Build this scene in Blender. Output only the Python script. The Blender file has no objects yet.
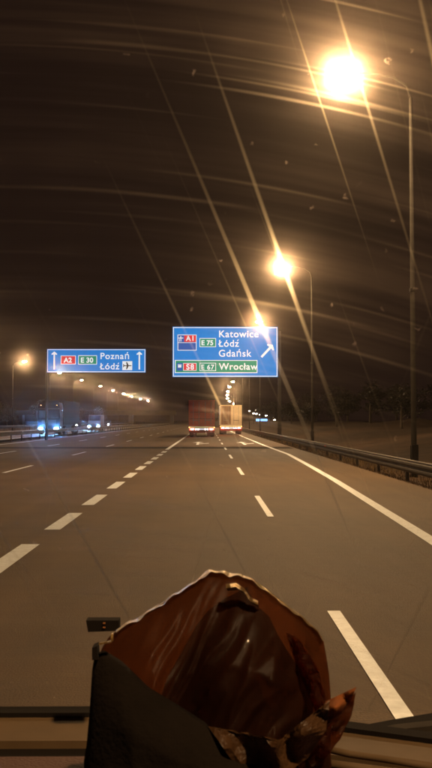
import bpy, bmesh, math, random
from mathutils import Vector, Matrix, noise
R = math.radians
random.seed(7)
S = bpy.context.scene
C = S.collection

# ------------------------------------------------------------------ camera, sky, exposure
H = 1.55                      # eye height over the road
F = 890.0                     # focal length measured in photo pixels
PITCH, YAW = math.atan(37 / F), -math.atan(9 / F)
cam_d = bpy.data.cameras.new('camera'); cam = bpy.data.objects.new('camera', cam_d); C.objects.link(cam)
cam.location = (0, 0, H); cam.rotation_euler = (R(90) + PITCH, 0, YAW)
cam_d.sensor_fit = 'VERTICAL'; cam_d.sensor_height = 24; cam_d.lens = 24 * F / 768
cam_d.clip_start = 0.02; cam_d.clip_end = 9000
S.camera = cam
cam_d.dof.use_dof = True; cam_d.dof.focus_distance = 70; cam_d.dof.aperture_fstop = 34

W = bpy.data.worlds.new('World'); S.world = W; W.use_nodes = True
nt = W.node_tree; nt.nodes.clear()
wo = nt.nodes.new('ShaderNodeOutputWorld'); bg = nt.nodes.new('ShaderNodeBackground'); bg2 = nt.nodes.new('ShaderNodeBackground')
sky = nt.nodes.new('ShaderNodeTexSky'); sky.sky_type = 'NISHITA'; sky.sun_disc = False
sky.sun_elevation = R(-8); sky.sun_rotation = R(200)
ad = nt.nodes.new('ShaderNodeAddShader')
nt.links.new(sky.outputs[0], bg.inputs[0]); bg.inputs[1].default_value = 0.05
bg2.inputs[0].default_value = (0.66, 0.31, 0.22, 1); bg2.inputs[1].default_value = 0.013   # town glow of the night sky
nt.links.new(bg.outputs[0], ad.inputs[0]); nt.links.new(bg2.outputs[0], ad.inputs[1]); nt.links.new(ad.outputs[0], wo.inputs[0])

vs = S.view_settings; vs.view_transform = 'Standard'; vs.look = 'None'; vs.exposure = 0.22; vs.gamma = 1; vs.use_curve_mapping = False
cy = S.cycles
cy.max_bounces = 5; cy.diffuse_bounces = 2; cy.glossy_bounces = 2; cy.transparent_max_bounces = 12; cy.volume_bounces = 0
cy.sample_clamp_indirect = 3; cy.use_denoising = True
LAMP = 5600.0      # radiance of a street lamp's lens
LAMP_COL = (1.0, 0.63, 0.30)

# ------------------------------------------------------------------ helpers
def pt(px, py, d):
    """point seen at photo pixel (px, py), d metres ahead"""
    v = Vector(((px - 216) / F, (384 - py) / F, -1.0))
    v = cam.rotation_euler.to_matrix() @ v
    return Vector((0, 0, H)) + v * (d / v.y)

MATS = {}
def mat(name, col, rough=0.6, metal=0.0, emit=None, es=0.0, noise_scale=None, noise_amt=0.25, bump=0.0, bump_scale=60, trans=0, spec=0.5, coat=0):
    if name in MATS: return MATS[name]
    m = bpy.data.materials.new(name); m.use_nodes = True; t = m.node_tree; p = t.nodes['Principled BSDF']
    p.inputs['Base Color'].default_value = (*col, 1); p.inputs['Roughness'].default_value = rough; p.inputs['Metallic'].default_value = metal
    p.inputs['Specular IOR Level'].default_value = spec; p.inputs['Coat Weight'].default_value = coat
    if emit: p.inputs['Emission Color'].default_value = (*emit, 1); p.inputs['Emission Strength'].default_value = es
    tc = t.nodes.new('ShaderNodeTexCoord')
    if noise_scale:
        n = t.nodes.new('ShaderNodeTexNoise'); n.inputs['Scale'].default_value = noise_scale; n.inputs['Detail'].default_value = 6
        n.inputs['Roughness'].default_value = 0.65
        r = t.nodes.new('ShaderNodeValToRGB'); r.color_ramp.elements[0].position = 0.3; r.color_ramp.elements[1].position = 0.72
        r.color_ramp.elements[0].color = (*[c * (1 - noise_amt) for c in col], 1); r.color_ramp.elements[1].color = (*[min(1, c * (1 + noise_amt)) for c in col], 1)
        t.links.new(tc.outputs['Object'], n.inputs['Vector']); t.links.new(n.outputs[0], r.inputs[0]); t.links.new(r.outputs[0], p.inputs['Base Color'])
    if bump:
        n = t.nodes.new('ShaderNodeTexNoise'); n.inputs['Scale'].default_value = bump_scale; n.inputs['Detail'].default_value = 4
        b = t.nodes.new('ShaderNodeBump'); b.inputs['Strength'].default_value = bump; b.inputs['Distance'].default_value = 0.01
        t.links.new(tc.outputs['Object'], n.inputs['Vector']); t.links.new(n.outputs[0], b.inputs['Height']); t.links.new(b.outputs[0], p.inputs['Normal'])
    MATS[name] = m
    return m

class MB:
    def __init__(s): s.bm = bmesh.new()
    def box(s, x0, x1, y0, y1, z0, z1, bev=0, M=None):
        v = [s.bm.verts.new(p) for p in ((x0,y0,z0),(x1,y0,z0),(x1,y1,z0),(x0,y1,z0),(x0,y0,z1),(x1,y0,z1),(x1,y1,z1),(x0,y1,z1))]
        f = [s.bm.faces.new([v[i] for i in q]) for q in ((3,2,1,0),(4,5,6,7),(0,1,5,4),(1,2,6,5),(2,3,7,6),(3,0,4,7))]
        if bev:
            e = list({e for q in f for e in q.edges})
            r = bmesh.ops.bevel(s.bm, geom=e, offset=bev, segments=2, affect='EDGES', profile=0.6)
            v = list({w for q in r['faces'] for w in q.verts} | {w for w in v if w.is_valid})
        if M is not None: bmesh.ops.transform(s.bm, matrix=M, verts=v)
        return s
    def tube(s, pts, rad, n=10, cap=True):
        pts = [Vector(p) for p in pts]; rad = rad if isinstance(rad, (list, tuple)) else [rad] * len(pts)
        rings = []
        for i, p in enumerate(pts):
            d = (pts[min(i+1, len(pts)-1)] - pts[max(i-1, 0)]).normalized()
            a = d.cross(Vector((0,0,1)) if abs(d.z) < 0.9 else Vector((1,0,0))).normalized(); b = d.cross(a)
            rings.append([s.bm.verts.new(p + (a*math.cos(t*2*math.pi/n) + b*math.sin(t*2*math.pi/n)) * rad[i]) for t in range(n)])
        for i in range(len(rings)-1):
            for k in range(n): s.bm.faces.new((rings[i][k], rings[i][(k+1)%n], rings[i+1][(k+1)%n], rings[i+1][k]))
        if cap: s.bm.faces.new(rings[0][::-1]); s.bm.faces.new(rings[-1])
        return s
    def poly(s, pts, z=None):
        s.bm.faces.new([s.bm.verts.new(p if z is None else (p[0], p[1], z)) for p in pts]); return s
    def strip(s, left, right):
        a = [s.bm.verts.new(p) for p in left]; b = [s.bm.verts.new(p) for p in right]
        for i in range(len(a)-1): s.bm.faces.new((a[i], b[i], b[i+1], a[i+1]))
        return s
    def prism(s, outline, y0, y1):     # outline in x,z
        a = [s.bm.verts.new((x, y0, z)) for x, z in outline]; b = [s.bm.verts.new((x, y1, z)) for x, z in outline]
        n = len(a); s.bm.faces.new(a); s.bm.faces.new(b[::-1])
        for i in range(n): s.bm.faces.new((a[(i+1)%n], a[i], b[i], b[(i+1)%n]))
        return s
    def build(s, name, m, parent=None, smooth=False, loc=None):
        bmesh.ops.recalc_face_normals(s.bm, faces=s.bm.faces)
        me = bpy.data.meshes.new(name); s.bm.to_mesh(me); s.bm.free(); me.materials.append(m)
        if smooth:
            for p in me.polygons: p.use_smooth = True
        o = bpy.data.objects.new(name, me); C.objects.link(o)
        if parent: o.parent = parent
        if loc: o.location = loc
        return o

def tag(o, label=None, cat=None, group=None, kind=None):
    if label: o['label'] = label
    if cat: o['category'] = cat
    if group: o['group'] = group
    if kind: o['kind'] = kind
    return o
def empty(name, loc, label, cat, group=None, rz=0):
    o = bpy.data.objects.new(name, None); C.objects.link(o); o.location = loc; o.rotation_euler.z = rz
    o.empty_display_size = 0.2
    return tag(o, label, cat, group)
def copy_tree(o, parent=None):
    c = o.copy(); C.objects.link(c); c.parent = parent
    for ch in list(o.children): copy_tree(ch, c)
    return c
def struct(o): o['kind'] = 'structure'; return o

# ------------------------------------------------------------------ ground and road
ASPH = mat('asphalt', (0.092, 0.055, 0.026), 0.75, spec=.35, noise_scale=0.35, noise_amt=0.24, bump=0.6, bump_scale=70)
t_ = ASPH.node_tree; p_ = t_.nodes['Principled BSDF']     # fine aggregate grain over the broad stains
g_ = t_.nodes.new('ShaderNodeTexNoise'); g_.inputs['Scale'].default_value = 55; g_.inputs['Detail'].default_value = 3
tc_ = next(n for n in t_.nodes if n.type == 'TEX_COORD'); t_.links.new(tc_.outputs['Object'], g_.inputs['Vector'])
tr_ = t_.nodes.new('ShaderNodeMapping'); tr_.inputs['Scale'].default_value = (1.6, 0.02, 1)   # wheel tracks run along the lanes
t_.links.new(tc_.outputs['Object'], tr_.inputs['Vector'])
g2_ = t_.nodes.new('ShaderNodeTexNoise'); g2_.inputs['Scale'].default_value = 0.9; g2_.inputs['Detail'].default_value = 3; t_.links.new(tr_.outputs[0], g2_.inputs['Vector'])
m1_ = t_.nodes.new('ShaderNodeMath'); m1_.operation = 'MULTIPLY_ADD'; m1_.inputs[1].default_value = 1.1; m1_.inputs[2].default_value = 0.45; t_.links.new(g_.outputs[0], m1_.inputs[0])
m2_ = t_.nodes.new('ShaderNodeMath'); m2_.operation = 'MULTIPLY_ADD'; m2_.inputs[1].default_value = 0.9; m2_.inputs[2].default_value = 0.55; t_.links.new(g2_.outputs[0], m2_.inputs[0])
m3_ = t_.nodes.new('ShaderNodeMath'); m3_.operation = 'MULTIPLY'; t_.links.new(m1_.outputs[0], m3_.inputs[0]); t_.links.new(m2_.outputs[0], m3_.inputs[1])
vm_ = t_.nodes.new('ShaderNodeVectorMath'); vm_.operation = 'SCALE'
src = p_.inputs['Base Color'].links[0].from_socket; t_.links.new(src, vm_.inputs[0]); t_.links.new(m3_.outputs[0], vm_.inputs['Scale']); t_.links.new(vm_.outputs[0], p_.inputs['Base Color'])

GRASS = mat('dry_grass_ground', (0.042, 0.024, 0.013), 0.95, noise_scale=0.8, noise_amt=0.6, bump=1.0, bump_scale=9, spec=0.1)
PAINT = mat('road_paint', (0.76, 0.80, 0.84), 0.5, noise_scale=9, noise_amt=0.2, bump=0.2, bump_scale=90)
BAND = mat('dark_band', (0.014, 0.010, 0.006), 0.9, spec=.1, noise_scale=3)  # plain darker band laid across the carriageway

struct(MB().poly([(-2500,-200),(2500,-200),(2500,6000),(-2500,6000)], -0.16).build('ground', GRASS))
struct(MB().box(-14.2, 5.05, -60, 1500, -0.3, 0.0).build('road', ASPH))
struct(MB().box(-30.6, -16.6, -60, 1500, -0.3, 0.0).build('opposite_road', ASPH))
band = MB()
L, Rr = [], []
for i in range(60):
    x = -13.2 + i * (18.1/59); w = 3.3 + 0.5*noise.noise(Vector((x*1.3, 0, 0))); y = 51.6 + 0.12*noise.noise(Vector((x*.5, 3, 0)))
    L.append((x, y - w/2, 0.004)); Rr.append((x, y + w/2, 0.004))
struct(band.strip(L, Rr).build('road_band', BAND))

ZP = 0.008
def dash(mb, x, y0, y1, w, xfun=None):
    mb.poly([(x-w/2, y0), (x+w/2, y0), (x+w/2, y1), (x-w/2, y1)], ZP)
mk = MB()
for c in (6.3, 10.1, 13.9, 17.6, 21.6, 25.5, 29.4, 33.2, 37.0, 40.8, 44.6): dash(mk, -2.23 + 0.002*c, c-1.15, c+1.15, 0.23)
mk.strip([(-2.27,48,ZP),(-2.2,80,ZP),(-2.2,400,ZP)], [(-2.07,48,ZP),(-2.0,80,ZP),(-2.0,400,ZP)])
struct(mk.build('lane_marking', PAINT))
mk = MB()
for c in range(0, 30): dash(mk, 1.03, 5.3+c*11.15-2, 5.3+c*11.15+2, 0.105)
struct(mk.build('lane_marking', PAINT))
mk = MB()
for c in range(-1, 24): dash(mk, -6.07, 28.9+c*13.6-2.2, 28.9+c*13.6+2.2, 0.13)
struct(mk.build('lane_marking', PAINT))
mk = MB()
for c in range(-2, 24): dash(mk, -9.85, 43.9+c*13.6-2.2, 43.9+c*13.6+2.2, 0.13)
struct(mk.build('lane_marking', PAINT))
RL = [(2.35,0),(2.62,6),(2.90,11.3),(3.12,17.3),(3.33,23),(3.52,30),(3.78,41.5),(3.72,47),(3.62,58),(3.55,86),(3.6,160),(3.7,400)]
mk = MB(); mk.strip([(x-0.095,y,ZP) for x,y in RL], [(x+0.095,y,ZP) for x,y in RL]); struct(mk.build('edge_line', PAINT))
mk = MB(); mk.poly([(-13.6,-40),(-13.4,-40),(-13.4,700),(-13.6,700)], ZP); struct(mk.build('edge_line', PAINT))
mk = MB()
for x in (-17.2, -30.0): mk.poly([(x-.09,-40),(x+.09,-40),(x+.09,700),(x-.09,700)], ZP)
for x in (-20.6,-24.0,-27.2):
    for c in range(0, 30): dash(mk, x, 20+c*12, 24+c*12, 0.13)
struct(mk.build('opposite_lane_marking', PAINT))
for ax in (-0.62, 2.5):       # lane arrows ahead of the dark band
    mk = MB(); mk.poly([(ax-.09,58),(ax+.09,58),(ax+.09,63.4),(ax+.42,63.4),(ax,66),(ax-.42,63.4),(ax-.09,63.4)], ZP)
    mk.poly([(ax+.09,59.6),(ax+.75,61.4),(ax+.75,62.4),(ax+.09,60.6)], ZP)
    struct(mk.build('arrow_marking', PAINT))
# verge banks
mk = MB(); L=[]; Q=[]
for i in range(240):
    y = -20 + i*3.0
    L.append([(5.05,y,-0.02),(5.9+.15*noise.noise(Vector((y*.3,0,0))),y,-0.10+.05*noise.noise(Vector((y*.4,5,0)))),(8.5,y,-0.3+.2*noise.noise(Vector((y*.2,9,0)))),(14,y,0.5+.5*noise.noise(Vector((y*.08,2,0)))),(26,y,1.4+.9*noise.noise(Vector((y*.05,4,0))))])
for k in range(4):
    mk.strip([r[k] for r in L], [r[k+1] for r in L])
bmesh.ops.remove_doubles(mk.bm, verts=mk.bm.verts, dist=0.001)
struct(mk.build('verge', GRASS, smooth=True))

g = MB(); rg = random.Random(3)      # rough grass along the shoulder edge
for i in range(9000):
    y = 8 + 90*rg.random()**1.6; x = 5.1 + rg.random()**1.5*3.2; hh = rg.uniform(.04,.16)*(1+.8*noise.noise(Vector((x*.8,y*.5,0)))); a = rg.uniform(0,3.14); w = .008+.00025*y
    z = -.04 - .045*(x-5.05); dx_, dy_ = math.cos(a)*w, math.sin(a)*w; lx, ly = rg.uniform(-.05,.05), rg.uniform(-.05,.05)
    g.bm.faces.new([g.bm.verts.new((x-dx_,y-dy_,z-.03)), g.bm.verts.new((x+dx_,y+dy_,z-.03)), g.bm.verts.new((x+lx,y+ly,z+hh))])
tag(g.build('grass', mat('grass_blades', (0.10,0.062,0.026), .8, spec=.1, noise_scale=1.2, noise_amt=.6)), 'dry rough grass along the edge of the right shoulder', 'grass', kind='stuff')

# ------------------------------------------------------------------ guard rails
STEEL = mat('galvanised_steel', (0.28, 0.26, 0.24), 0.5, metal=0.4, noise_scale=5, noise_amt=0.25, bump=0.15, bump_scale=30)
REDR = mat('red_reflector', (0.6, 0.03, 0.02), 0.3)
WHR = mat('white_reflector', (0.8, 0.78, 0.7), 0.3)
SHADE_STEEL = mat('shaded_steel', (0.055,0.045,0.036), .7, metal=.2, noise_scale=5)  # steel darkened in colour so the rail's top edge reads as lit
def guard_rail(x, y0, y1, top, side, label, zg):
    g = empty('guard_rail', (x, 0, 0), label, 'guard rail', 'steel guard rails along the motorway')
    prof = [(0.0, 0.0),(0.045,-.05),(0.045,-.10),(0,-.15),(0.045,-.20),(0.045,-.25),(0,-.31)]
    mb = MB()
    ys = [y0, y1]
    for a, b in zip(prof, prof[1:]):
        mb.strip([(-side*a[0], y0, top+a[1]), (-side*a[0], y1, top+a[1])], [(-side*b[0], y0, top+b[1]), (-side*b[0], y1, top+b[1])])
    mb.build('rail_beam', SHADE_STEEL, g)
    MB().box(-.025, .025, y0, y1, top+.001, top+.03).build('rail_top', STEEL, g)  # pale cap, the lit top edge put into the colour
    n = min(90, int((y1-y0)/4))
    for i in range(n):
        y = y0 + 2 + i*4
        p = MB().box(side*.03-.03 if side>0 else -.09, side*.03+.06 if side>0 else 0, y-.05, y+.05, zg, top-.03).build('post', SHADE_STEEL, g)
        if i % 6 == 3:
            MB().box(-side*.046-.01, -side*.046+.01, y-.04, y+.04, top-.11, top-.03).build('reflector', REDR if side > 0 else WHR, p)
    return g
guard_rail(5.35, 2, 360, 0.50, 1, 'low steel guard rail along the right hand verge', -0.16)
guard_rail(-15.3, 12, 360, 0.72, -1, 'steel guard rail on the median between the two carriageways', -0.16)
guard_rail(-31.3, 20, 380, 0.80, -1, 'steel guard rail on the far side of the oncoming carriageway', -0.16)

# ------------------------------------------------------------------ street lamps
POLE = mat('lamp_pole_steel', (0.011, 0.009, 0.007), 0.9, spec=.1, metal=0.0, noise_scale=3, noise_amt=0.3)
HEAD = mat('lamp_head_paint', (0.03, 0.027, 0.024), 0.7, spec=.2)
LENS = mat('lamp_lens', (0.9, 0.9, 0.9), 0.3, emit=LAMP_COL, es=LAMP)
def lathe_ellipsoid(mb, rx, ry, rz, z0, half):
    """half = -1 lower half, 1 upper half"""
    n, m = 16, 5; rings = []
    for j in range(m+1):
        a = j/m*math.pi/2
        rings.append([mb.bm.verts.new((rx*math.cos(a)*math.cos(k*2*math.pi/n), ry*math.cos(a)*math.sin(k*2*math.pi/n), z0+half*rz*math.sin(a))) for k in range(n)] if j < m else [mb.bm.verts.new((0,0,z0+half*rz))])
    for j in range(m-1):
        for k in range(n): mb.bm.faces.new((rings[j][k], rings[j][(k+1)%n], rings[j+1][(k+1)%n], rings[j+1][k]))
    for k in range(n): mb.bm.faces.new((rings[m-1][k], rings[m-1][(k+1)%n], rings[m][0]))
    mb.bm.faces.new(rings[0])
def make_lamp(label, group):
    """pole at the origin, arm reaching 2.05 m towards -x"""
    o = empty('street_lamp', (0,0,0), label, 'street lamp', group)
    MB().tube([(0,0,-.2),(0,0,.9),(0,0,.95),(0,0,11.4)], [.11,.11,.085,.05], 12).build('pole', POLE, o, True)
    MB().box(-.1,.1,-.145,-.10,.45,.95).build('access_door', HEAD, o)
    MB().box(-.085,.085,-.085,.085,5.5,5.62,.02).build('collar', HEAD, o)
    MB().tube([(0,0,11.3),(-.12,0,11.75),(-.5,0,12.0),(-1.1,0,12.12),(-1.65,0,12.16)], .035, 8).build('arm', POLE, o, True)
    hd = MB(); lathe_ellipsoid(hd, .46, .19, .12, 0, 1)
    h = hd.build('lamp_head', HEAD, o, True, (-2.0, 0, 12.12))
    ln = MB(); lathe_ellipsoid(ln, .30, .15, .13, 0, -1)
    ln.build('lamp_lens', LENS, h, True, (-.04, 0, -.012))
    return o
GR = 'street lamps along the right verge'; GL = 'street lamps along the far left side'
near_lab = ['nearest tall street lamp, its pole rising beside the right guard rail', 'second street lamp on the right, shining above the large blue sign', 'third street lamp on the right, just over the top edge of the large blue sign']
proto = make_lamp(near_lab[0], GR)
proto.location = (6.14, 26.4, -.1)
for i, (x, y) in enumerate([(6.0,-6.0),(7.1,60),(7.5,93.5),(7.7,129),(7.8,164),(8.0,200),(8.9,236),(8.9,272),(9.4,315),(10.2,360),(11.5,410),(14,470),(18,540)]):
    c = copy_tree(proto); c.location = (x, y, -.1)
    if i in (1, 2): c['label'] = near_lab[i]
    elif i == 0: c['label'] = 'street lamp standing just beside the camera, out of the picture to the right'
    elif y < 200: c['label'] = 'right hand street lamp hidden behind the large blue sign'
    else: c['label'] = 'distant street lamp in the row of lights above the pale box truck'
lp = copy_tree(proto); lp['group'] = GL; lp['label'] = 'first street lamp of the left row, shining just left of the small blue sign'
lp.rotation_euler.z = math.pi; lp.location = (-34.0, 156, -.1)
names = ['second lamp of the left row, glowing under the left end of the small blue sign','third lamp of the left row, brightest one below the small blue sign','fourth lamp of the left row, under the right half of the small blue sign','fifth lamp of the left row, just past the small blue sign end']
for i, y in enumerate([193,227,267,303,341,378,418,460]):
    c = copy_tree(lp); c.location = (-34.0 + max(0, y-380)*.02, y, -.1)
    c['label'] = names[i] if i < 4 else 'distant street lamp at the converging end of the left row'
for y in (84, 120):
    c = copy_tree(lp); c.location = (-34.0, y, -.1); c['label'] = 'street lamp of the left row just outside the left edge of the picture'

# ------------------------------------------------------------------ signs
SIGN_GLOW = 0.72  # emission put into the sign faces, imitating headlight light thrown back
def signmat(name, col): return mat(name, tuple(c*.45 for c in col), 0.5, emit=col, es=SIGN_GLOW, noise_scale=1.5, noise_amt=0.1, spec=.2)
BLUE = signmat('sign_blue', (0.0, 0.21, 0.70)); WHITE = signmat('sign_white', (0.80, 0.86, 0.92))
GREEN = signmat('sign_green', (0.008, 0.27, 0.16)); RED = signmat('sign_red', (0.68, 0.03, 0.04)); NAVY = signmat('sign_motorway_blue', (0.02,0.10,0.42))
BLACK = mat('sign_black', (0.01,0.012,0.02), 0.5)
def text_mesh(items, name, m, parent, y, spacing=1.05):
    """items: (string, x, z_baseline, size, bold) -> one mesh facing -y"""
    bm = bmesh.new()
    for (s, x, z, size, bold) in items:
        cu = bpy.data.curves.new('t', 'FONT'); cu.body = s; cu.size = size; cu.offset = bold; cu.extrude = 0.006; cu.space_character = spacing
        o = bpy.data.objects.new('t', cu); C.objects.link(o); bpy.context.view_layer.update()
        me = bpy.data.meshes.new_from_object(o.evaluated_get(bpy.context.evaluated_depsgraph_get()))
        me.transform(Matrix.Translation((x, 0, z)) @ Matrix.Rotation(R(90), 4, 'X'))
        bm.from_mesh(me); bpy.data.objects.remove(o); bpy.data.meshes.remove(me); bpy.data.curves.remove(cu)
    me = bpy.data.meshes.new(name); bm.to_mesh(me); bm.free(); me.materials.append(m)
    o = bpy.data.objects.new(name, me); C.objects.link(o); o.parent = parent; o.location = (0, y, 0)
    return o
def acute(mb, string, x, z, size, y, sp):
    cu = bpy.data.curves.new('t', 'FONT'); cu.body = string; cu.size = size; cu.space_character = sp
    o = bpy.data.objects.new('t', cu); C.objects.link(o); bpy.context.view_layer.update(); w = o.dimensions.x
    bpy.data.objects.remove(o); bpy.data.curves.remove(cu)
    cx = x + w - size*.16
    mb.prism([(cx-.05*size, z+.56*size), (cx+.02*size, z+.56*size), (cx+.16*size, z+.74*size), (cx+.05*size, z+.74*size)], y-.006, y+.006)
def frame(mb, x0, x1, z0, z1, w, y0, y1):
    mb.box(x0, x1, y0, y1, z0, z0+w); mb.box(x0, x1, y0, y1, z1-w, z1); mb.box(x0, x0+w, y0, y1, z0+w, z1-w); mb.box(x1-w, x1, y0, y1, z0+w, z1-w)
def badge(parent, x0, x1, z0, z1, m, s, size, tx):
    b = MB().box(x0, x1, -.045, -.03, z0, z1).build('route_badge', m, parent)
    f = MB(); frame(f, x0, x1, z0, z1, .05, -.055, -.046); f.build('border', WHITE, b)
    text_mesh([(s, tx, z0 + (z1-z0-size*.73)/2, size, .018)], 'lettering', WHITE, b, -.053, 1.03)
def arrow_up(mb, x, z0, z1, w, hw, hh, ang=0, y0=-.05, y1=-.034):
    o = [(-w,0),(w,0),(w,z1-z0-hh),(hw,z1-z0-hh*1.15),(hw,z1-z0-hh*.75),(0,z1-z0),(-hw,z1-z0-hh*.75),(-hw,z1-z0-hh*1.15),(-w,z1-z0-hh)]
    c, s = math.cos(ang), math.sin(ang)
    mb.prism([(x + a*c + b*s, z0 - a*s + b*c) for a, b in o], y0, y1)
YS = 72.0; K = YS / F
def sx(px): return (px - 207) * K
def sz(py): return H + (421 - py) * K
GALV = mat('gantry_steel', (0.025,0.022,0.02), 0.8, metal=0.0, noise_scale=2, noise_amt=.3)
# large sign
x0, x1, z0, z1 = sx(172.5), sx(278), sz(377), sz(326.5)
bs = empty('road_sign', (0, YS, 0), 'large blue motorway direction sign reading Katowice, Lodz, Gdansk and Wroclaw over the right lane', 'road sign', 'blue overhead direction signs')
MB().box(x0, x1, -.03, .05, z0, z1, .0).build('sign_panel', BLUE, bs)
f = MB(); frame(f, x0+.04, x1-.04, z0+.04, z1-.04, .06, -.04, -.031); f.build('border', WHITE, bs)
gx0, gx1, gz0, gz1 = sx(174.8), sx(257.5), sz(373), sz(360)
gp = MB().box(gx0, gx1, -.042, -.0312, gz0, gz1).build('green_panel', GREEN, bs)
f = MB(); frame(f, gx0, gx1, gz0, gz1, .06, -.05, -.043); f.build('border', WHITE, gp)
text_mesh([('Katowice', sx(218.5), sz(337), .78, .010), ('Łódz', sx(218.5), sz(346.5), .78, .010), ('Gdańsk', sx(218.5), sz(356.5), .78, .010)], 'lettering', WHITE, bs, -.04, 1.1)
f = MB(); acute(f, 'Łódz', sx(218.5), sz(346.5), .78, -.04, 1.1); f.build('accent', WHITE, bs)
text_mesh([('Wrocław', sx(219), sz(369.6), .76, .012)], 'lettering', WHITE, gp, -.052, 1.1)
# motorway box: white outline with pictogram cell, A1 cell, empty lower cell
mbx = MB().box(sx(177.5), sx(196.5), -.042, -.0312, sz(350.5), sz(334.5)).build('route_box', NAVY, bs)
f = MB(); frame(f, sx(177.5), sx(196.5), sz(350.5), sz(334.5), .05, -.05, -.043); f.box(sx(177.5)+.05, sx(196.5)-.05, -.05, -.043, sz(342.8), sz(342.3)); f.build('border', WHITE, mbx)
rb = MB().box(sx(184.2), sx(196), -.056, -.044, sz(341.9), sz(335.2)).build('route_badge', RED, bs)
text_mesh([('A1', sx(186), sz(340.6), .56, .015)], 'lettering', WHITE, rb, -.062, 1.15)
f = MB()
for q in (-.09, .03): f.prism([(sx(180.8)+q-.05, sz(341.5)), (sx(180.8)+q+.0, sz(341.5)), (sx(180.8)+q*.5+.03, sz(336)), (sx(180.8)+q*.5, sz(336))], -.056, -.044)
f.box(sx(180.8)-.2, sx(180.8)+.2, -.058, -.057, sz(338.4), sz(337.6)); f.build('motorway_symbol', WHITE, mbx)
badge(bs, sx(199.5), sx(216), sz(347), sz(338), GREEN, 'E 75', .54, sx(201.2))
wb = MB().box(sx(176.8), sx(182.5), -.056, -.051, sz(370.7), sz(363)).build('route_box', NAVY, gp)
f = MB(); f.box(sx(178), sx(181.4), -.062, -.057, sz(367.6), sz(365.2)); f.box(sx(177.8), sx(181.6), -.062, -.057, sz(365.0), sz(364.4)); f.build('expressway_symbol', WHITE, wb)
rb = MB().box(sx(183.2), sx(196.5), -.056, -.051, sz(370.7), sz(363)).build('route_badge', RED, gp)
f = MB(); frame(f, sx(183.2), sx(196.5), sz(370.7), sz(363), .04, -.062, -.057); f.build('border', WHITE, rb)
text_mesh([('S8', sx(186.2), sz(369.4), .60, .02)], 'lettering', WHITE, rb, -.064, 1.2)
rb = MB().box(sx(199.5), sx(216), -.056, -.051, sz(371), sz(362.8)).build('route_badge', GREEN, gp)
f = MB(); frame(f, sx(199.5), sx(216), sz(371), sz(362.8), .05, -.062, -.057); f.build('border', WHITE, rb)
text_mesh([('E 67', sx(201), sz(369.4), .54, .012)], 'lettering', WHITE, rb, -.064, 1.12)
f = MB(); arrow_up(f, sx(261.5), sz(357), sz(357)+1.35, .09, .34, .28, R(43)); f.build('arrow', WHITE, bs)
# its post and brackets
g = empty('sign_gantry', (0, YS, 0), 'grey steel cantilever post holding the large blue sign', 'gantry', 'cantilever sign posts')
MB().tube([(x1+.18, .45, -.2), (x1+.18, .45, z1-.3)], [.15,.12], 14).build('post', GALV, g, True)
for zz in (z0+1.0, z1-1.0): MB().box(x0+1.2, x1+.18, .33, .53, zz-.11, zz+.11).build('cantilever_arm', GALV, g)
for xx in (x0+1.5, (x0+x1)/2, x1-1.2): MB().box(xx-.05, xx+.05, .055, .325, z0+.2, z1-.2).build('bracket', GALV, g)
# smaller sign
x0, x1, z0, z1 = sx(47), sx(145.5), sz(372.5), sz(349)
ss = empty('road_sign', (0, YS, 0), 'smaller blue motorway direction sign reading Poznan and Lodz with two upward arrows', 'road sign', 'blue overhead direction signs')
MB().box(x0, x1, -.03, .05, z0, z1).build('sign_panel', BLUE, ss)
f = MB(); frame(f, x0+.03, x1-.03, z0+.03, z1-.03, .05, -.04, -.031); f.build('border', WHITE, ss)
badge(ss, sx(60.8), sx(75.8), sz(364.4), sz(355.6), RED, 'A2', .54, sx(64))
badge(ss, sx(78.2), sx(97), sz(364.6), sz(355.4), GREEN, 'E 30', .56, sx(80.6))
text_mesh([('Poznań', sx(100), sz(359), .72, .010), ('Łódz', sx(100), sz(369.3), .72, .010)], 'lettering', WHITE, ss, -.04, 1.13)
f = MB(); acute(f, 'Łódz', sx(100), sz(369.3), .72, -.04, 1.13); f.build('accent', WHITE, ss)
for px in (54.3, 139.3):
    f = MB(); arrow_up(f, sx(px), sz(369.5), sz(351.5), .06, .22, .24); f.build('arrow', WHITE, ss)
ab = MB().box(sx(122.3), sx(132.2), -.042, -.031, sz(370.2), sz(361.2)).build('airport_badge', WHITE, ss)
cxx, czz = sx(127.3), sz(365.7)
f = MB()
f.prism([(cxx-.32,czz-.03),(cxx+.28,czz-.035),(cxx+.36,czz),(cxx+.28,czz+.035),(cxx-.32,czz+.03)], -.05, -.043)
f.prism([(cxx-.10,czz+.29),(cxx-.02,czz+.29),(cxx+.12,czz),(cxx-.02,czz-.29),(cxx-.10,czz-.29),(cxx-.04,czz)], -.056, -.051)
f.prism([(cxx-.35,czz+.12),(cxx-.29,czz+.12),(cxx-.22,czz),(cxx-.29,czz-.12),(cxx-.35,czz-.12),(cxx-.31,czz)], -.056, -.051)
f.build('aeroplane_symbol', BLACK, ab)
g = empty('sign_gantry', (0, YS, 0), 'grey steel cantilever post on the median holding the smaller blue sign', 'gantry', 'cantilever sign posts')
MB().tube([(x0-.1, .5, -.2), (x0-.1, .5, z1-.2)], [.13,.11], 14).build('post', GALV, g, True)
MB().box(x0-.1, x1-1.2, .38, .56, (z0+z1)/2-.12, (z0+z1)/2+.12).build('cantilever_arm', GALV, g)
for xx in (x0+1.5, (x0+x1)/2, x1-1.5): MB().box(xx-.05, xx+.05, .055, .375, z0+.1, z1-.1).build('bracket', GALV, g)

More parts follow.
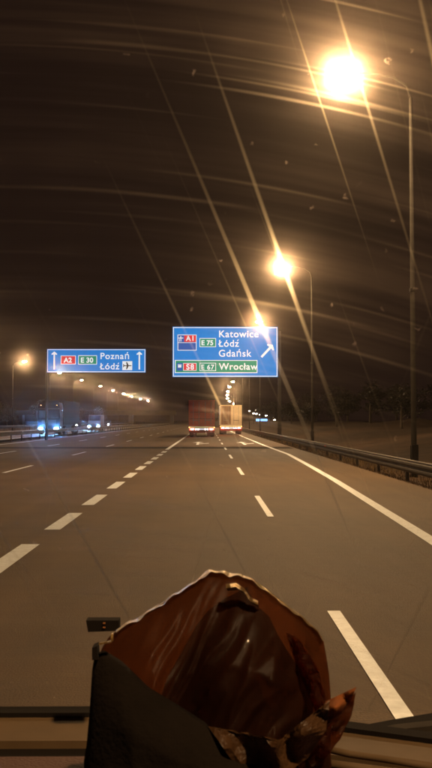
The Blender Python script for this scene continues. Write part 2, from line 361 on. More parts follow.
# ------------------------------------------------------------------ vehicles
TYRE = mat('tyre_rubber', (0.015,0.015,0.015), 0.8); RIM = mat('wheel_rim', (0.35,0.33,0.30), 0.4, metal=0.7)
REDC = mat('red_curtain', (0.80, 0.11, 0.045), 0.55, noise_scale=1.2, noise_amt=0.2, bump=0.2, bump_scale=3)
CREAM = mat('cream_box_panel', (0.72, 0.60, 0.40), 0.5, noise_scale=1.2, noise_amt=0.12)
TANP = mat('brown_door_panel', (0.20, 0.12, 0.065), 0.5, noise_scale=1.5, noise_amt=0.25)
DARKC = mat('chassis_dark', (0.03,0.025,0.022), 0.6); REDB = mat('red_bumper', (0.28,0.02,0.02), 0.5)
TAIL = mat('tail_lamp_lit', (0.7,0.05,0.04), 0.3, emit=(1.0,0.07,0.045), es=14)
BRIGHT = mat('tail_lamp_white', (0.9,0.8,0.8), 0.3, emit=(1.0,0.72,0.66), es=22)
AMBER = mat('marker_lamp_amber', (0.8,0.4,0.05), 0.3, emit=(1.0,0.45,0.1), es=5)
REFL = mat('reflective_tape', (0.85,0.75,0.35), 0.35, emit=(1.0,0.85,0.4), es=0.25)  # slight glow put into the tape for the light it returns
PLATE = mat('number_plate', (0.8,0.8,0.8), 0.4, emit=(0.9,0.9,1.0), es=0.7)
GLASS_D = mat('dark_glass', (0.02,0.022,0.025), 0.08, spec=0.8)
HL = mat('headlamp_lit', (0.9,0.95,1.0), 0.2, emit=(0.14,0.42,1.0), es=2400)
HLD = mat('small_lamp_lit', (0.9,0.95,1.0), 0.2, emit=(0.70,0.85,1.0), es=25)
WCAB = mat('white_cab_paint', (0.06,0.06,0.065), 0.6, coat=.0, noise_scale=3, noise_amt=.08)
BCAB = mat('dark_blue_cab_paint', (0.01,0.012,0.02), 0.7, spec=.1)

def wheel(parent, x, y, r, w):
    t = MB().tube([(x-w/2,y,r),(x-w/2+.04,y,r),(x+w/2-.04,y,r),(x+w/2,y,r)], [r-.05,r,r,r-.05], 20).build('wheel', TYRE, parent, False)
    s = -1 if x < 0 else 1
    MB().tube([(x+s*(w/2+.004),y,r),(x+s*(w/2-.05),y,r)], [r*.55,r*.45], 16).build('rim', RIM, t)
def rear_truck(kind, label, loc, h, w=2.5, ln=12.5):
    t = empty('box_truck' if kind != 'red' else 'lorry', loc, label, 'truck' if kind != 'red' else 'lorry', 'trucks driving ahead')
    zb = 1.05
    body = REDC if kind == 'red' else CREAM
    MB().box(-w/2, w/2, .02, ln, zb, h, .03).build('cargo_box', body, t)
    f = MB(); frame(f, -w/2-.005, w/2+.005, zb-.02, h+.01, .10, -.04, .015); f.build('rear_frame', REDC if kind == 'red' else CREAM, t)
    for s in (-1, 1):
        dm = REDC if kind == 'red' else (TANP if s < 0 else CREAM)
        a, b = (-w/2+.105, -.012) if s < 0 else (.012, w/2-.105)
        d = MB().box(a, b, -.02, .018, zb+.09, h-.10, .01).build('rear_door', dm, t)
        if kind != 'red' and s < 0: d['label'] = 'brown left rear door'
        lk = MB()
        for q in ((a+b)/2-.25, (a+b)/2+.3): lk.tube([(q,-.045,zb+.15),(q,-.045,h-.15)], .022, 6)
        lk.box((a+b)/2-.3,(a+b)/2+.34,-.06,-.028,zb+.55,zb+.61)
        lk.build('locking_bar', STEEL, d)
    if kind == 'red':
        f = MB()
        for q in (zb+.7, zb+1.35): f.box(-w/2+.12, w/2-.12, -.034, -.026, q, q+.035)
        f.build('rib', DARKC, t)
    MB().box(-w/2, w/2, -.03, .35, .88, 1.02).build('rear_sill', REFL, t)
    MB().box(-w/2, w/2, -.05, .02, .42, .64, .02).build('bumper', REDB, t)
    MB().box(-.5, .5, .4, ln, .65, 1.02).build('chassis', DARKC, t)
    MB().box(-w/2+.06, w/2-.06, .05, .13, .66, .86).build('lamp_board', DARKC, t)
    for s in (-1, 1):
        tl = MB().box(min(s*.70,s*1.16), max(s*.70,s*1.16), -.03, .045, .68, .84, .01).build('tail_light', TAIL, t)
        MB().box(min(s*.80,s*(1.02)), max(s*.80,s*(1.02)), -.045, -.032, .72, .81).build('lamp_centre', BRIGHT, tl)
        for q in (.34, .56): MB().box(s*q-.05, s*q+.05, -.03, .045, .70, .80, .01).build('tail_light', BRIGHT, t)
        MB().box(s*1.2-.05, s*1.2+.05, -.045, -.01, .9, .96).build('marker_light', AMBER, t)
        MB().box(min(s*.5,s*1.15), max(s*.5,s*1.15), .55, .57, .12, .60).build('mud_flap', DARKC, t)
        for yy in (.95+.6, 2.25+.6, 3.55+.6): wheel(t, s*1.02, yy, .49, .38)
        wheel(t, s*1.02, ln+1.2, .5, .32)
    MB().box(-.26, .26, -.04, .045, .70, .82).build('number_plate', PLATE, t)
    # tractor cab ahead of the box
    MB().box(-1.2, 1.2, ln+.5, ln+2.6, .7, h-.25, .12).build('cab', DARKC, t)
    for s in (-1,1): MB().box(s*1.42-.12, s*1.42+.12, ln+2.2, ln+2.4, 1.7, 2.5, .04).build('wing_mirror', DARKC, t)
    return t
rear_truck('red', 'dark red lorry with rear doors closed, driving ahead in the middle lane', (-.50, 86, 0), 3.55)
rear_truck('cream', 'pale cream box truck with a brown left door, driving ahead in the right lane', (2.72, 101, 0), 3.35, 2.45, 9)
# far small van between the two trucks
v = empty('delivery_van', (1.55, 158, 0), 'small distant van with red tail lights seen in the gap between the two trucks', 'van')
MB().box(-.95,.95,0,5,.45,2.35,.12).build('body', WCAB, v)
MB().box(-.75,.75,-.02,.01,1.45,2.0).build('rear_window', GLASS_D, v)
MB().box(-.95,.95,-.08,.05,.38,.62,.03).build('bumper', DARKC, v)
for s in (-1,1):
    MB().box(s*.86-.08,s*.86+.08,-.04,.05,.9,1.35,.01).build('tail_light', BRIGHT, v)
    for yy in (1,4): wheel(v, s*.85, yy, .34, .22)

def oncoming_truck(loc):
    t = empty('lorry', loc, 'oncoming lorry with bright bluish headlights on the opposite carriageway', 'lorry', 'oncoming traffic with headlights on')
    # faces -y
    cabm = MB().prism([(-1.25,.75),(1.25,.75),(1.25,3.1),(1.1,3.65),(-1.1,3.65),(-1.25,3.1)], 0, 2.2).build('cab', BCAB, t)
    MB().box(-1.1,1.1,-.02,-.004,1.85,2.75).build('windscreen', GLASS_D, t)
    MB().box(-.8,.8,-.03,-.004,1.05,1.7).build('grille', DARKC, t)
    MB().box(-1.27,1.27,-.12,.3,.32,.72,.05).build('bumper', WCAB, t)
    MB().box(-1.15,1.15,-.25,.05,2.9,3.02).build('sun_visor', DARKC, t)
    MB().box(-1.25,1.25,2.8,15.5,1.1,3.9).build('cargo_box', mat('grey_curtain',(.012,.010,.008),.9,spec=.05), t)
    MB().box(-.5,.5,2.2,15,.65,1.09).build('chassis', DARKC, t)
    for s in (-1,1):
        MB().box(s*.88-.17,s*.88+.17,-.16,-.125,.62,.80,.02).build('headlight', HL, t)
        MB().box(s*.55-.06,s*.55+.06,-.16,-.125,.38,.46).build('fog_light', HLD, t)
        MB().box(s*1.45-.1,s*1.45+.1,-.1,.1,1.9,2.7,.03).build('wing_mirror', DARKC, t)
        MB().box(s*.9-.05,s*.9+.05,-.03,-.004,3.3,3.36).build('marker_light', AMBER, t)
        for yy in (1.1,4.5,11.5,12.8,14.1): wheel(t, s*1.03, yy, .5, .34)
    return t
oncoming_truck((-17.9, 101, 0))
def oncoming_car(name, cat, label, loc, hgt, w, ln, m, hl=HL, roofz=None):
    t = empty(name, loc, label, cat, 'oncoming traffic with headlights on')
    van = hgt > 2
    pro = [(-0.0,.35),(-.02,.75),(.1,.95),(.95,1.1),(1.65 if not van else 1.3,hgt-.12),(2.2,hgt),(ln-.5,hgt),(ln,hgt*.75 if not van else hgt-.1),(ln,.35)]
    b = MB(); a = [b.bm.verts.new((-w/2, y, z)) for y, z in pro]; c = [b.bm.verts.new((w/2, y, z)) for y, z in pro]
    n = len(pro); b.bm.faces.new(a); b.bm.faces.new(c[::-1])
    for i in range(n): b.bm.faces.new((a[i], a[(i+1)%n], c[(i+1)%n], c[i]))
    bmesh.ops.bevel(b.bm, geom=list(b.bm.edges), offset=.05, segments=2, affect='EDGES')
    b.build('body', m, t)
    y0, z0_ = 1.02, 1.16; y1, z1_ = (1.60 if not van else 1.27), hgt-.2
    d = Vector((0, y1-y0, z1_-z0_)); nn = Vector((0, -d.z, d.y)).normalized()*.03
    g = MB(); q = [Vector((-w/2+.15,y0,z0_)),Vector((w/2-.15,y0,z0_)),Vector((w/2-.22,y1,z1_)),Vector((-w/2+.22,y1,z1_))]
    aa = [g.bm.verts.new(p+nn) for p in q]; bb=[g.bm.verts.new(p-nn*.2) for p in q]; g.bm.faces.new(aa); g.bm.faces.new(bb[::-1])
    for i in range(4): g.bm.faces.new((aa[i],bb[i],bb[(i+1)%4],aa[(i+1)%4]))
    g.build('windscreen', GLASS_D, t)
    MB().box(-w*.3,w*.3,-.06,-.01,.5,.75).build('grille', DARKC, t)
    for s in (-1,1):
        MB().box(s*(w/2-.27)-.14,s*(w/2-.27)+.14,-.07,-.015,.62,.78,.02).build('headlight', hl, t)
        MB().box(s*(w/2-.3)-.05,s*(w/2-.3)+.05,-.06,-.01,.38,.45).build('fog_light', HLD, t)
        for yy in (.85, ln-.85): wheel(t, s*(w/2-.12), yy, .33, .2)
    return t
v = oncoming_car('delivery_van', 'van', 'white oncoming van with bluish headlights, second of the oncoming vehicles', (-17.9,141,0), 2.55, 2.0, 5.6, WCAB)
HL2 = mat('far_headlamp_lit', (0.9,0.95,1.0), 0.2, emit=(0.75,0.88,1.0), es=160)
oncoming_car('car', 'car', 'distant oncoming car beside the front of the oncoming lorry', (-26.6,178,0), 1.5, 1.8, 4.4, BCAB, HL2)
oncoming_car('car', 'car', 'distant oncoming car just right of the white oncoming van', (-25.2,222,0), 1.5, 1.8, 4.4, BCAB, HL2)

# ------------------------------------------------------------------ far setting: overpass, trees, lit board
CONC = mat('concrete', (0.05,0.04,0.032), 0.85, noise_scale=.6, noise_amt=.25)
ov = empty('overpass', (0, 400, 0), 'long low concrete overpass in the distance behind the left lamps', 'bridge')
MB().box(-150, -14, 0, 9, 4.3, 5.5).build('deck', CONC, ov)
MB().box(-150, -14, -.1, .1, 5.505, 6.3).build('parapet', CONC, ov)
for x in (-130,-108,-84,-60,-34.5,-16): MB().box(x-.9, x+.9, 2, 7, -.2, 4.297).build('pier', CONC, ov)

BARK = mat('bark', (0.06,0.045,0.03), 0.9, noise_scale=4); LEAF = mat('leaves', (0.013,0.011,0.005), 0.7, noise_scale=1.5, noise_amt=.5)
def tree_meshes(seed, h):
    rnd = random.Random(seed); tr = MB()
    tr.tube([(0,0,-.3),(.05,0,h*.3),(0,.1,h*.75)], [h*.028,h*.02,h*.006], 7)
    lobes = []
    for i in range(9):
        a = rnd.uniform(0,6.28); z = h*rnd.uniform(.35,.8); r = h*rnd.uniform(.10,.26)
        e = (r*math.cos(a), r*math.sin(a), z)
        tr.tube([(0,0,z-h*.15),(e[0]*.6,e[1]*.6,z-h*.03),e], [h*.012,h*.008,h*.003], 5); lobes.append((Vector(e), h*rnd.uniform(.10,.19)))
    lobes.append((Vector((0,0,h*.82)), h*.15))
    cr = MB()
    for c, r in lobes:
        for k in range(130):
            d = Vector((rnd.gauss(0,1),rnd.gauss(0,1),rnd.gauss(0,.8))).normalized()*r*rnd.uniform(.4,1.15)
            p = c + d; s = h*rnd.uniform(.012,.028)
            u = Vector((rnd.gauss(0,1),rnd.gauss(0,1),rnd.gauss(0,1))).normalized(); w = u.cross(Vector((rnd.random(),rnd.random(),1))).normalized()
            cr.bm.faces.new([cr.bm.verts.new(p+u*s), cr.bm.verts.new(p+w*s), cr.bm.verts.new(p-u*s), cr.bm.verts.new(p-w*s)])
    return tr, cr
protos = []
for s in range(3):
    tr, cr = tree_meshes(20+s, 8.0)
    t = empty('tree', (0,0,0), 'dark bushy tree on the verge, barely lit by the lamps', 'tree', 'dark trees beside the motorway')
    tr.build('trunk', BARK, t); cr.build('crown', LEAF, t); protos.append(t)
rnd = random.Random(5); used = set(); k = 0
spots = []
for i in range(26): spots.append((-42 - rnd.uniform(0,16), 110 + i*11 + rnd.uniform(-4,4), rnd.uniform(.7,1.15)))
for i in range(30): spots.append((17 + rnd.uniform(0,16), 34 + i*12 + rnd.uniform(-4,4), rnd.uniform(.55,1.0)))
for x, y, s in spots:
    p = protos[k % 3]; o = p if k < 3 else copy_tree(p); k += 1
    o.location = (x, y, -.1 if x < 0 else (x-9)*.085-.2); o.rotation_euler.z = rnd.uniform(0,6.28); o.scale = (s*1.15,s*1.15,s)
    o['label'] = 'dark bushy tree standing beyond the left row of street lamps' if x < 0 else 'dark bushy tree standing beyond the right guard rail'
    o['group'] = 'dark trees beyond the left lamps' if x < 0 else 'dark trees beyond the right guard rail'
# illuminated blue board and yard lamps far right
BB = mat('blue_board_lit', (0.1,0.3,0.8), 0.4, emit=(0.16,0.42,1.0), es=3.0)
b = empty('illuminated_board', (16.6, 270, 0), 'small lit blue board far away to the right of the box truck', 'sign')
MB().box(-1.7,1.7,0,.3,1.55,2.15,.02).build('panel', BB, b)
for s in (-1.2,1.2): MB().tube([(s,.15,-.2),(s,.15,1.545)], .05, 6).build('leg', GALV, b)
YL = mat('yard_lamp_lens', (.9,.9,.9), .3, emit=(1,.85,.62), es=120)
for i, (x, z) in enumerate([(12.9,4.6),(14.2,3.9),(15.0,3.7),(16.1,3.5),(18.0,3.2),(20.6,1.9)]):
    l = empty('yard_lamp', (x, 271, 0), 'small distant yard lamp in the row above the lit blue board', 'lamp', 'yard lamps near the lit blue board')
    MB().tube([(0,0,-.2),(0,0,z-.1)], .05, 6).build('pole', POLE, l)
    MB().box(-.2,.2,-.12,.12,z-.1,z+.05,.02).build('lamp_head', YL, l)

# ------------------------------------------------------------------ inside the vehicle: dashboard, windscreen, bag
ZD = H - 0.26
DASH = mat('dashboard_plastic', (0.06,0.030,0.024), 0.7, spec=.2, noise_scale=5, noise_amt=.15, bump=.25, bump_scale=400)
TAN = mat('tan_ledge', (0.07,0.044,0.022), 0.7, spec=.2, noise_scale=9, noise_amt=.22)
BLK = mat('black_plastic', (0.008,0.006,0.005), 0.9, spec=.08)
d = empty('dashboard', (0, .7, ZD), 'dark brown dashboard top with a tan ledge along the windscreen', 'dashboard')
def edge(x): return -min(.16, .42*max(0, x-.02))
def dash_bar(name, y0, y1, z0, z1, m, straight_back=False):
    b = MB(); rows = []
    for i in range(65):
        x = -.8 + 1.6*i/64; e = edge(x)
        rows.append([b.bm.verts.new(p) for p in ((x, y0+(0 if straight_back else e), z0), (x, y1+e, z0), (x, y1+e, z1), (x, y0+(0 if straight_back else e), z1))])
    for p, q in zip(rows, rows[1:]):
        for k in range(4): b.bm.faces.new((p[k], p[(k+1)%4], q[(k+1)%4], q[k]))
    b.bm.faces.new(rows[0]); b.bm.faces.new(rows[-1][::-1]); return b.build(name, m, d)
dash_bar('dash_top', -.45, .003, -.5, 0, DASH, True)
dash_bar('air_vent', .0035, .036, -.06, -.006, BLK)
dash_bar('ledge', .037, .094, -.05, .0, TAN)
dash_bar('windscreen_seal', .0945, .112, -.05, .004, BLK)
# wind screen: laminated pane with greasy wiper smears and imitated glare rays in it
gp_ = empty('windscreen', (0, .86, 1.275), 'slanted windscreen with faint greasy wiper smears', 'windscreen')
gp_.rotation_euler.x = math.atan2(.73, -.5)
pane = MB().box(-.78, .78, .0, .95, 0, .004).build('glass', bpy.data.materials.new('smear_and_glare_glass'), gp_)
gm = pane.data.materials[0]; gm.use_nodes = True; t = gm.node_tree; t.nodes.clear()
def N(ty, **kw):
    n = t.nodes.new(ty)
    for k_, v_ in kw.items(): setattr(n, k_, v_)
    return n
def M_(op, a, b=None, c=None):
    n = N('ShaderNodeMath', operation=op)
    for i, q in enumerate((a, b, c)):
        if q is None: continue
        if isinstance(q, (int, float)): n.inputs[i].default_value = q
        else: t.links.new(q, n.inputs[i])
    return n.outputs[0]
out = N('ShaderNodeOutputMaterial'); tb = N('ShaderNodeBsdfTransparent'); tb.inputs[0].default_value = (.97,.97,.97,1); t.links.new(tb.outputs[0], out.inputs['Surface'])
tc = N('ShaderNodeTexCoord'); sp = N('ShaderNodeSeparateXYZ'); t.links.new(tc.outputs['Object'], sp.inputs[0]); X, Y = sp.outputs[0], sp.outputs[1]
dx = M_('ADD', X, .14); dy = M_('ADD', Y, .45)
rr = M_('SQRT', M_('ADD', M_('MULTIPLY', dx, dx), M_('MULTIPLY', dy, dy))); th = M_('ARCTAN2', dx, dy)
def tex2(a, b, sa, sb, seed, det=3, rough=.6):
    c = N('ShaderNodeCombineXYZ'); t.links.new(M_('MULTIPLY', a, sa), c.inputs[0]); t.links.new(M_('MULTIPLY', b, sb), c.inputs[1]); c.inputs[2].default_value = seed
    n = N('ShaderNodeTexNoise'); n.inputs['Scale'].default_value = 1; n.inputs['Detail'].default_value = det; n.inputs['Roughness'].default_value = rough
    t.links.new(c.outputs[0], n.inputs['Vector']); return n.outputs[0]
def ramp(v, lo, hi):
    n = N('ShaderNodeMapRange', interpolation_type='SMOOTHSTEP'); t.links.new(v, n.inputs[0]); n.inputs[1].default_value = lo; n.inputs[2].default_value = hi; return n.outputs[0]
broad = ramp(tex2(rr, th, 60, 2.0, 1.3), .36, .70)            # wide wiper bands
fine = ramp(tex2(rr, th, 170, 2.6, 7.1, 2), .60, .74)          # thin wiper arcs
patch = ramp(tex2(X, Y, 5, 5, 3.3), .25, .75)
def lines(ang, freq, seed, lo, hi):
    ca, sa = math.cos(ang), math.sin(ang)
    u = M_('ADD', M_('MULTIPLY', X, ca), M_('MULTIPLY', Y, sa)); w = M_('SUBTRACT', M_('MULTIPLY', Y, ca), M_('MULTIPLY', X, sa))
    return ramp(tex2(u, w, freq, 1.2, seed, 1, .4), lo, hi)
SEEDA, SEEDB = 9.9, 12.3  # seeds picked so the imitated glare rays run through the lamps
rayA = M_('ADD', lines(R(20), 120, SEEDA, .69, .80), M_('MULTIPLY', lines(R(22), 170, 4.0, .70, .80), .8))      # diagonal smears shaped to imitate glare rays at the lamps
rayB = M_('MULTIPLY', lines(R(-13), 150, SEEDB, .70, .80), .8)
vo = N('ShaderNodeTexVoronoi'); vo.inputs['Scale'].default_value = 52
wn = N('ShaderNodeTexNoise'); wn.inputs['Scale'].default_value = 160; t.links.new(tc.outputs['Object'], wn.inputs['Vector'])
wm = N('ShaderNodeVectorMath', operation='MULTIPLY_ADD'); t.links.new(wn.outputs['Color'], wm.inputs[0]); wm.inputs[1].default_value = (.012,.012,0); t.links.new(tc.outputs['Object'], wm.inputs[2]); t.links.new(wm.outputs[0], vo.inputs['Vector'])
spz = N('ShaderNodeSeparateColor'); t.links.new(vo.outputs['Color'], spz.inputs[0])
spk = M_('MULTIPLY', ramp(vo.outputs['Distance'], .09, .03), ramp(spz.outputs[0], .35, .95))
den = M_('ADD', M_('MULTIPLY', broad, 1.5), M_('MULTIPLY', fine, 2.4))
den = M_('ADD', M_('MULTIPLY', den, patch), .32)
film = M_('ADD', den, M_('MULTIPLY', spk, 11.0))
rays = M_('ADD', M_('MULTIPLY', rayA, 1.0), M_('MULTIPLY', rayB, .8))
def scat(g, col, dens):
    v_ = N('ShaderNodeVolumeScatter'); v_.inputs['Anisotropy'].default_value = g; v_.inputs['Color'].default_value = (*col, 1); t.links.new(dens, v_.inputs['Density']); return v_.outputs[0]
def addsh(a, b):
    q = N('ShaderNodeAddShader'); t.links.new(a, q.inputs[0]); t.links.new(b, q.inputs[1]); return q.outputs[0]
v0 = scat(.995, (1,.97,.92), M_('MULTIPLY_ADD', film, 3.0, 5.0))
v1 = scat(.988, (1,.86,.60), M_('MULTIPLY_ADD', rays, 60.0, M_('MULTIPLY_ADD', film, 4.0, M_('MULTIPLY', fine, 16.0))))
v2 = scat(.93, (1,.80,.66), M_('MULTIPLY', film, 2.6))
v3 = scat(.72, (1,.47,.40), M_('MULTIPLY', film, 3.4))
t.links.new(addsh(addsh(v0, v1), addsh(v2, v3)), out.inputs['Volume'])
gp_['label'] = 'slanted windscreen with faint greasy wiper smears'

# bag of brown foil
FOIL = mat('brown_foil', (0.035,0.013,0.006), 0.5, spec=.2, metal=.0, noise_scale=14, noise_amt=.55, bump=.35, bump_scale=35, coat=.05)
ft = FOIL.node_tree; fp = ft.nodes['Principled BSDF']; fo = next(n for n in ft.nodes if n.type == 'OUTPUT_MATERIAL')
tl = ft.nodes.new('ShaderNodeBsdfTranslucent'); tl.inputs[0].default_value = (.34,.14,.055,1); mx = ft.nodes.new('ShaderNodeMixShader'); mx.inputs[0].default_value = .4
tp = ft.nodes.new('ShaderNodeBsdfTransparent'); tp.inputs[0].default_value = (.68,.38,.19,1); mx2 = ft.nodes.new('ShaderNodeMixShader'); mx2.inputs[0].default_value = .52
ft.links.new(fp.outputs[0], mx.inputs[1]); ft.links.new(tl.outputs[0], mx.inputs[2]); ft.links.new(mx.outputs[0], mx2.inputs[1]); ft.links.new(tp.outputs[0], mx2.inputs[2]); ft.links.new(mx2.outputs[0], fo.inputs[0])
GOLD = mat('gold_seal', (0.34,0.22,0.075), 0.3, metal=.8, noise_scale=60, noise_amt=.5, bump=.6, bump_scale=160)
CLOTH = mat('dark_cloth', (0.006,0.0040,0.0028), 0.95, spec=.1, noise_scale=20, noise_amt=.3, bump=.2, bump_scale=300)
ORANGE = mat('orange_flap', (0.15,0.048,0.014), 0.8, spec=.1, noise_scale=20, noise_amt=.3)

def interp(tab, x):
    if x <= tab[0][0]: return tab[0][1]
    for (a, b), (c, e) in zip(tab, tab[1:]):
        if x <= c: return b + (e-b)*(x-a)/(c-a)
    return tab[-1][1]
TOP = [(97,668),(101,650),(108,638),(118,630),(150,611),(185,589),(205,574),(210,572),(232,573),(252,580),(275,597),(300,616),(318,632),(324,642),(329,672),(331,700)]
bag = empty('foil_bag', (0, .58, ZD), 'crumpled translucent brown foil bag with a gold sealed edge standing on the dashboard', 'bag')
def crease(u, v, seed):
    p = Vector((u*5, v*5, seed)); h = 0
    for k, a in ((1, .55), (2.1, .3), (4.3, .15)):
        q = p*k; h += a*(1-2*abs(noise.noise(q + Vector((noise.noise(q*.7)*.8, 0, 0)))))
    return h
def sheet(sign, seed, nx=130, ny=90):
    b = MB(); g = []
    for i in range(nx+1):
        u = i/nx; px = 97 + u*(331-97); ty = interp(TOP, px); col = []
        for j in range(ny+1):
            v = j/ny; py = ty + (868-ty)*v
            e = min(1, (min(u, 1-u)*4.2))**.6 * min(1, v*3.2)**.6
            dd = .60 - sign*e*(.045 + .016*crease((u*.8+v*.6)*1.25, (v*.5-u*.45)*.35, seed)) - sign*e*.012*math.sin(u*9+v*4)
            jx = 5*noise.noise(Vector((u*7, v*6, seed+4)))*e
            col.append(b.bm.verts.new(pt(px+jx, py + (3*noise.noise(Vector((u*20,0,2))) if j == 0 else 0), dd) - bag.location))
        g.append(col)
    for i in range(nx):
        for j in range(ny): b.bm.faces.new((g[i][j], g[i+1][j], g[i+1][j+1], g[i][j+1]))
    return b
sheet(1, 2.0).build('front_sheet', FOIL, bag, True)
sheet(-1, 8.0).build('back_sheet', FOIL, bag, True)
# dark blob added inside the bag to block light through its centre
b = MB(); nu, nv = 40, 26; rings = []
for j in range(nv+1):
    v = j/nv; row = []
    for i in range(nu):
        a = i/nu*2*math.pi; q = (min(1, v*2.2))**.45
        rx = 92*q*(1+.34*noise.noise(Vector((math.cos(a)*1.5, math.sin(a)*1.5, v*3)))); cx = 248 - 30*v
        row.append(b.bm.verts.new(pt(cx + rx*math.cos(a), 604 + 14*abs(math.cos(a))*q + 260*v + 34*noise.noise(Vector((math.cos(a)*3.4, 3, v*5))), .60 + .020*q*math.sin(a)) - bag.location))
    rings.append(row)
for j in range(nv):
    for i in range(nu): b.bm.faces.new((rings[j][i], rings[j][(i+1)%nu], rings[j+1][(i+1)%nu], rings[j+1][i]))
b.build('inner_blob', mat('dark_blob', (.004,.002,.0015), .95, spec=.05, noise_scale=30, noise_amt=.5), bag, True)
# gold seal following the top edge
b = MB(); L=[]; Q=[]; L2=[]; Q2=[]
for i in range(121):
    px = 116 + i/120*(323-116); ty = interp(TOP, px) + 3*noise.noise(Vector(((px-97)/234*20,0,2)))
    w = max(.15, .7 + 5*noise.noise(Vector((px*.09,1,0)))); off = .004*noise.noise(Vector((px*.15,5,0)))
    L.append(pt(px, ty-1.5, .602+off)-bag.location); Q.append(pt(px, ty+w, .590+off)-bag.location)
    L2.append(pt(px, ty-1.5, .6045+off)-bag.location); Q2.append(pt(px, ty+w, .612+off)-bag.location)
b.strip(L, Q); b.strip(L, L2); b.strip(L2, Q2); b.build('sealed_edge', GOLD, bag, True)
# second folded ridge over the crown of the bag
b = MB()
rid = [(226,586),(236,585),(244,590),(250,599),(258,603)]
for dz in (0,):
    b.strip([pt(x,y-2,.572)-bag.location for x,y in rid],[pt(x,y+2,.566)-bag.location for x,y in rid])
b.strip([pt(x,y+2,.566)-bag.location for x,y in rid],[pt(x+2,y+5,.572)-bag.location for x,y in rid])
b.build('folded_ridge', GOLD, bag, True)
# crumpled flaps: orange one at the right, film below it, tan fold at the bottom
def crumple_patch(name, outline, dd, amp, m, fr=.06):
    b = MB(); cx = sum(p[0] for p in outline)/len(outline); cy_ = sum(p[1] for p in outline)/len(outline); pts = []
    n = len(outline)
    for a in range(n):
        (xa,ya),(xb,yb) = outline[a], outline[(a+1)%n]
        for k in range(6): pts.append((xa+(xb-xa)*k/6, ya+(yb-ya)*k/6))
    rings = []
    for k in range(9):
        f_ = k/9
        rings.append([b.bm.verts.new(pt(x+(cx-x)*f_, y+(cy_-y)*f_, dd + amp*(1-2*abs(noise.noise(Vector(((x+(cx-x)*f_)*fr, (y+(cy_-y)*f_)*fr, 3.3)))))*.5 - amp*f_*.3)-bag.location) for x, y in pts])
    for p, q in zip(rings, rings[1:]):
        for i in range(len(pts)): b.bm.faces.new((p[i], p[(i+1)%len(pts)], q[(i+1)%len(pts)], q[i]))
    b.bm.faces.new(rings[-1])
    o = b.build(name, m, bag); so = o.modifiers.new('thick', 'SOLIDIFY'); so.thickness = .0006
    return o
crumple_patch('flap', [(322,703),(337,696),(356,687),(352,699),(343,712),(331,726),(322,735)], .566, .02, ORANGE)['label'] = 'orange pointed flap at the right side of the bag'
crumple_patch('flap', [(322,728),(338,716),(356,692),(351,715),(340,738),(326,757),(300,775),(298,756)], .558, .02, FOIL)
LFOIL = mat('pale_brown_foil', (0.042,0.02,0.008), 0.5, spec=.2, noise_scale=30, noise_amt=.5, bump=.4, bump_scale=90)
crumple_patch('lower_fold', [(208,726),(232,735),(262,742),(290,738),(322,716),(330,700),(326,730),(308,758),(280,778),(240,772)], .52, .022, LFOIL, .035)
crumple_patch('side_fold', [(286,632),(300,640),(318,668),(326,700),(322,722),(310,700),(296,664)], .558, .025, FOIL, .09)
# dark cloth in front
CT = [(84,760),(88,735),(91,690),(93,655),(104,650),(122,661),(150,688),(180,706),(205,722),(225,742),(250,757),(285,772),(330,800)]
cl = MB(); g = []
for i in range(91):
    u = i/90; px = 84 + u*(330-84); ty = interp(CT, px); col = []
    for j in range(50):
        v = j/49; py = ty + (930-ty)*v
        e = min(1, min(u,1-u)*5)**.6*min(1, v*4)**.6
        col.append(cl.bm.verts.new(pt(px, py, .535 - e*(.02+.006*crease(u*.5, v*.3, 5)))))
    g.append(col)
for i in range(90):
    for j in range(49): cl.bm.faces.new((g[i][j], g[i+1][j], g[i+1][j+1], g[i][j+1]))
clo = cl.build('cloth', CLOTH, None, True)
so = clo.modifiers.new('thick', 'SOLIDIFY'); so.thickness = .004; so.offset = -1
tag(clo, 'dark grey crumpled cloth lying against the lower left of the foil bag', 'cloth')
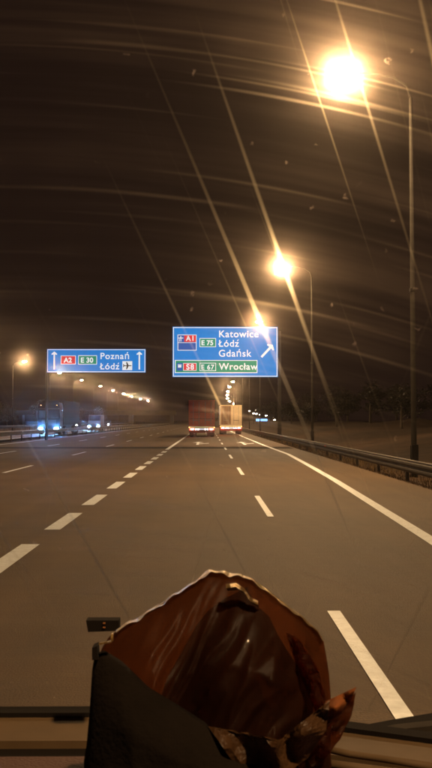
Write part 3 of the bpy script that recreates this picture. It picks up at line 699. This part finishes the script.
# small black clip and box left of the bag
def slab(name, pts, dd, th, m, parent=None):
    b = MB(); a = [b.bm.verts.new(pt(x,y,dd)) for x,y in pts]; c = [b.bm.verts.new(pt(x,y,dd)+Vector((0,th,0))) for x,y in pts]; n=len(pts)
    b.bm.faces.new(a[::-1]); b.bm.faces.new(c)
    for i in range(n): b.bm.faces.new((a[i],a[(i+1)%n],c[(i+1)%n],c[i]))
    return b.build(name, m, parent)
tb_ = slab('transponder', [(86,620.5),(119,620.5),(119,631),(88,632)], .72, .012, BLK)
tag(tb_, 'small black box fixed low on the windscreen just left of the bag', 'transponder')
for x in (103, ): 
    for y in (622.8, 627): slab('indicator', [(x,y),(x+2.2,y),(x+2.2,y+1.2),(x,y+1.2)], .7185, .001, AMBER if False else mat('dim_amber',(.25,.10,.03),.4), tb_)
bk = slab('buckle', [(92,648),(97,646),(98,660),(92,660)], .528, .01, BLK)
slab('pin', [(111,634),(113,634),(113,641),(111,641)], .527, .002, GOLD, bk); slab('pin', [(99,643.5),(111.5,641),(111.5,642.5),(99,645)], .527, .002, GOLD, bk)
tag(bk, 'little black buckle at the top left corner of the dark cloth', 'buckle')
# cable and trim right of the bag, wiper outside the glass
def cable(pts, r, name, m, label, cat):
    b = MB().tube([pt(x,y,dd) for x,y,dd in pts], r, 8).build(name, m, None, True); tag(b, label, cat)
cable([(322,748,.66),(350,754,.655),(385,759,.645),(440,768,.63)], .0028, 'cable', TAN, 'upper tan cable running along the dashboard to the right of the bag', 'cable')
cable([(330,764,.62),(360,768,.62),(400,773,.62),(440,779,.62)], .003, 'cable', TAN, 'lower tan cable at the bottom right corner of the dashboard', 'cable')
wp = empty('windscreen_wiper', (.35, .9, 1.27), 'dark wiper resting at the foot of the windscreen on the right', 'wiper')
def wpart(name, pts, dd0, dd1, m):
    b = MB(); a = [b.bm.verts.new(pt(x,y,dd0)-wp.location) for x,y in pts]; c = [b.bm.verts.new(pt(x,y,dd0)-wp.location+Vector((0,dd1-dd0,0))) for x,y in pts]; n=len(pts)
    b.bm.faces.new(a[::-1]); b.bm.faces.new(c)
    for i in range(n): b.bm.faces.new((a[i],a[(i+1)%n],c[(i+1)%n],c[i]))
    b.build(name, m, wp)
WG = mat('wiper_grey', (0.025,0.02,0.016), .9, spec=.1, noise_scale=30)
wpart('wiper_blade', [(352,741),(366,732),(398,726),(440,719),(440,730),(395,733),(366,738)], .90, .92, BLK)
wpart('wiper_arm', [(362,738),(398,729.5),(440,725),(440,736),(392,737)], .88, .895, WG)
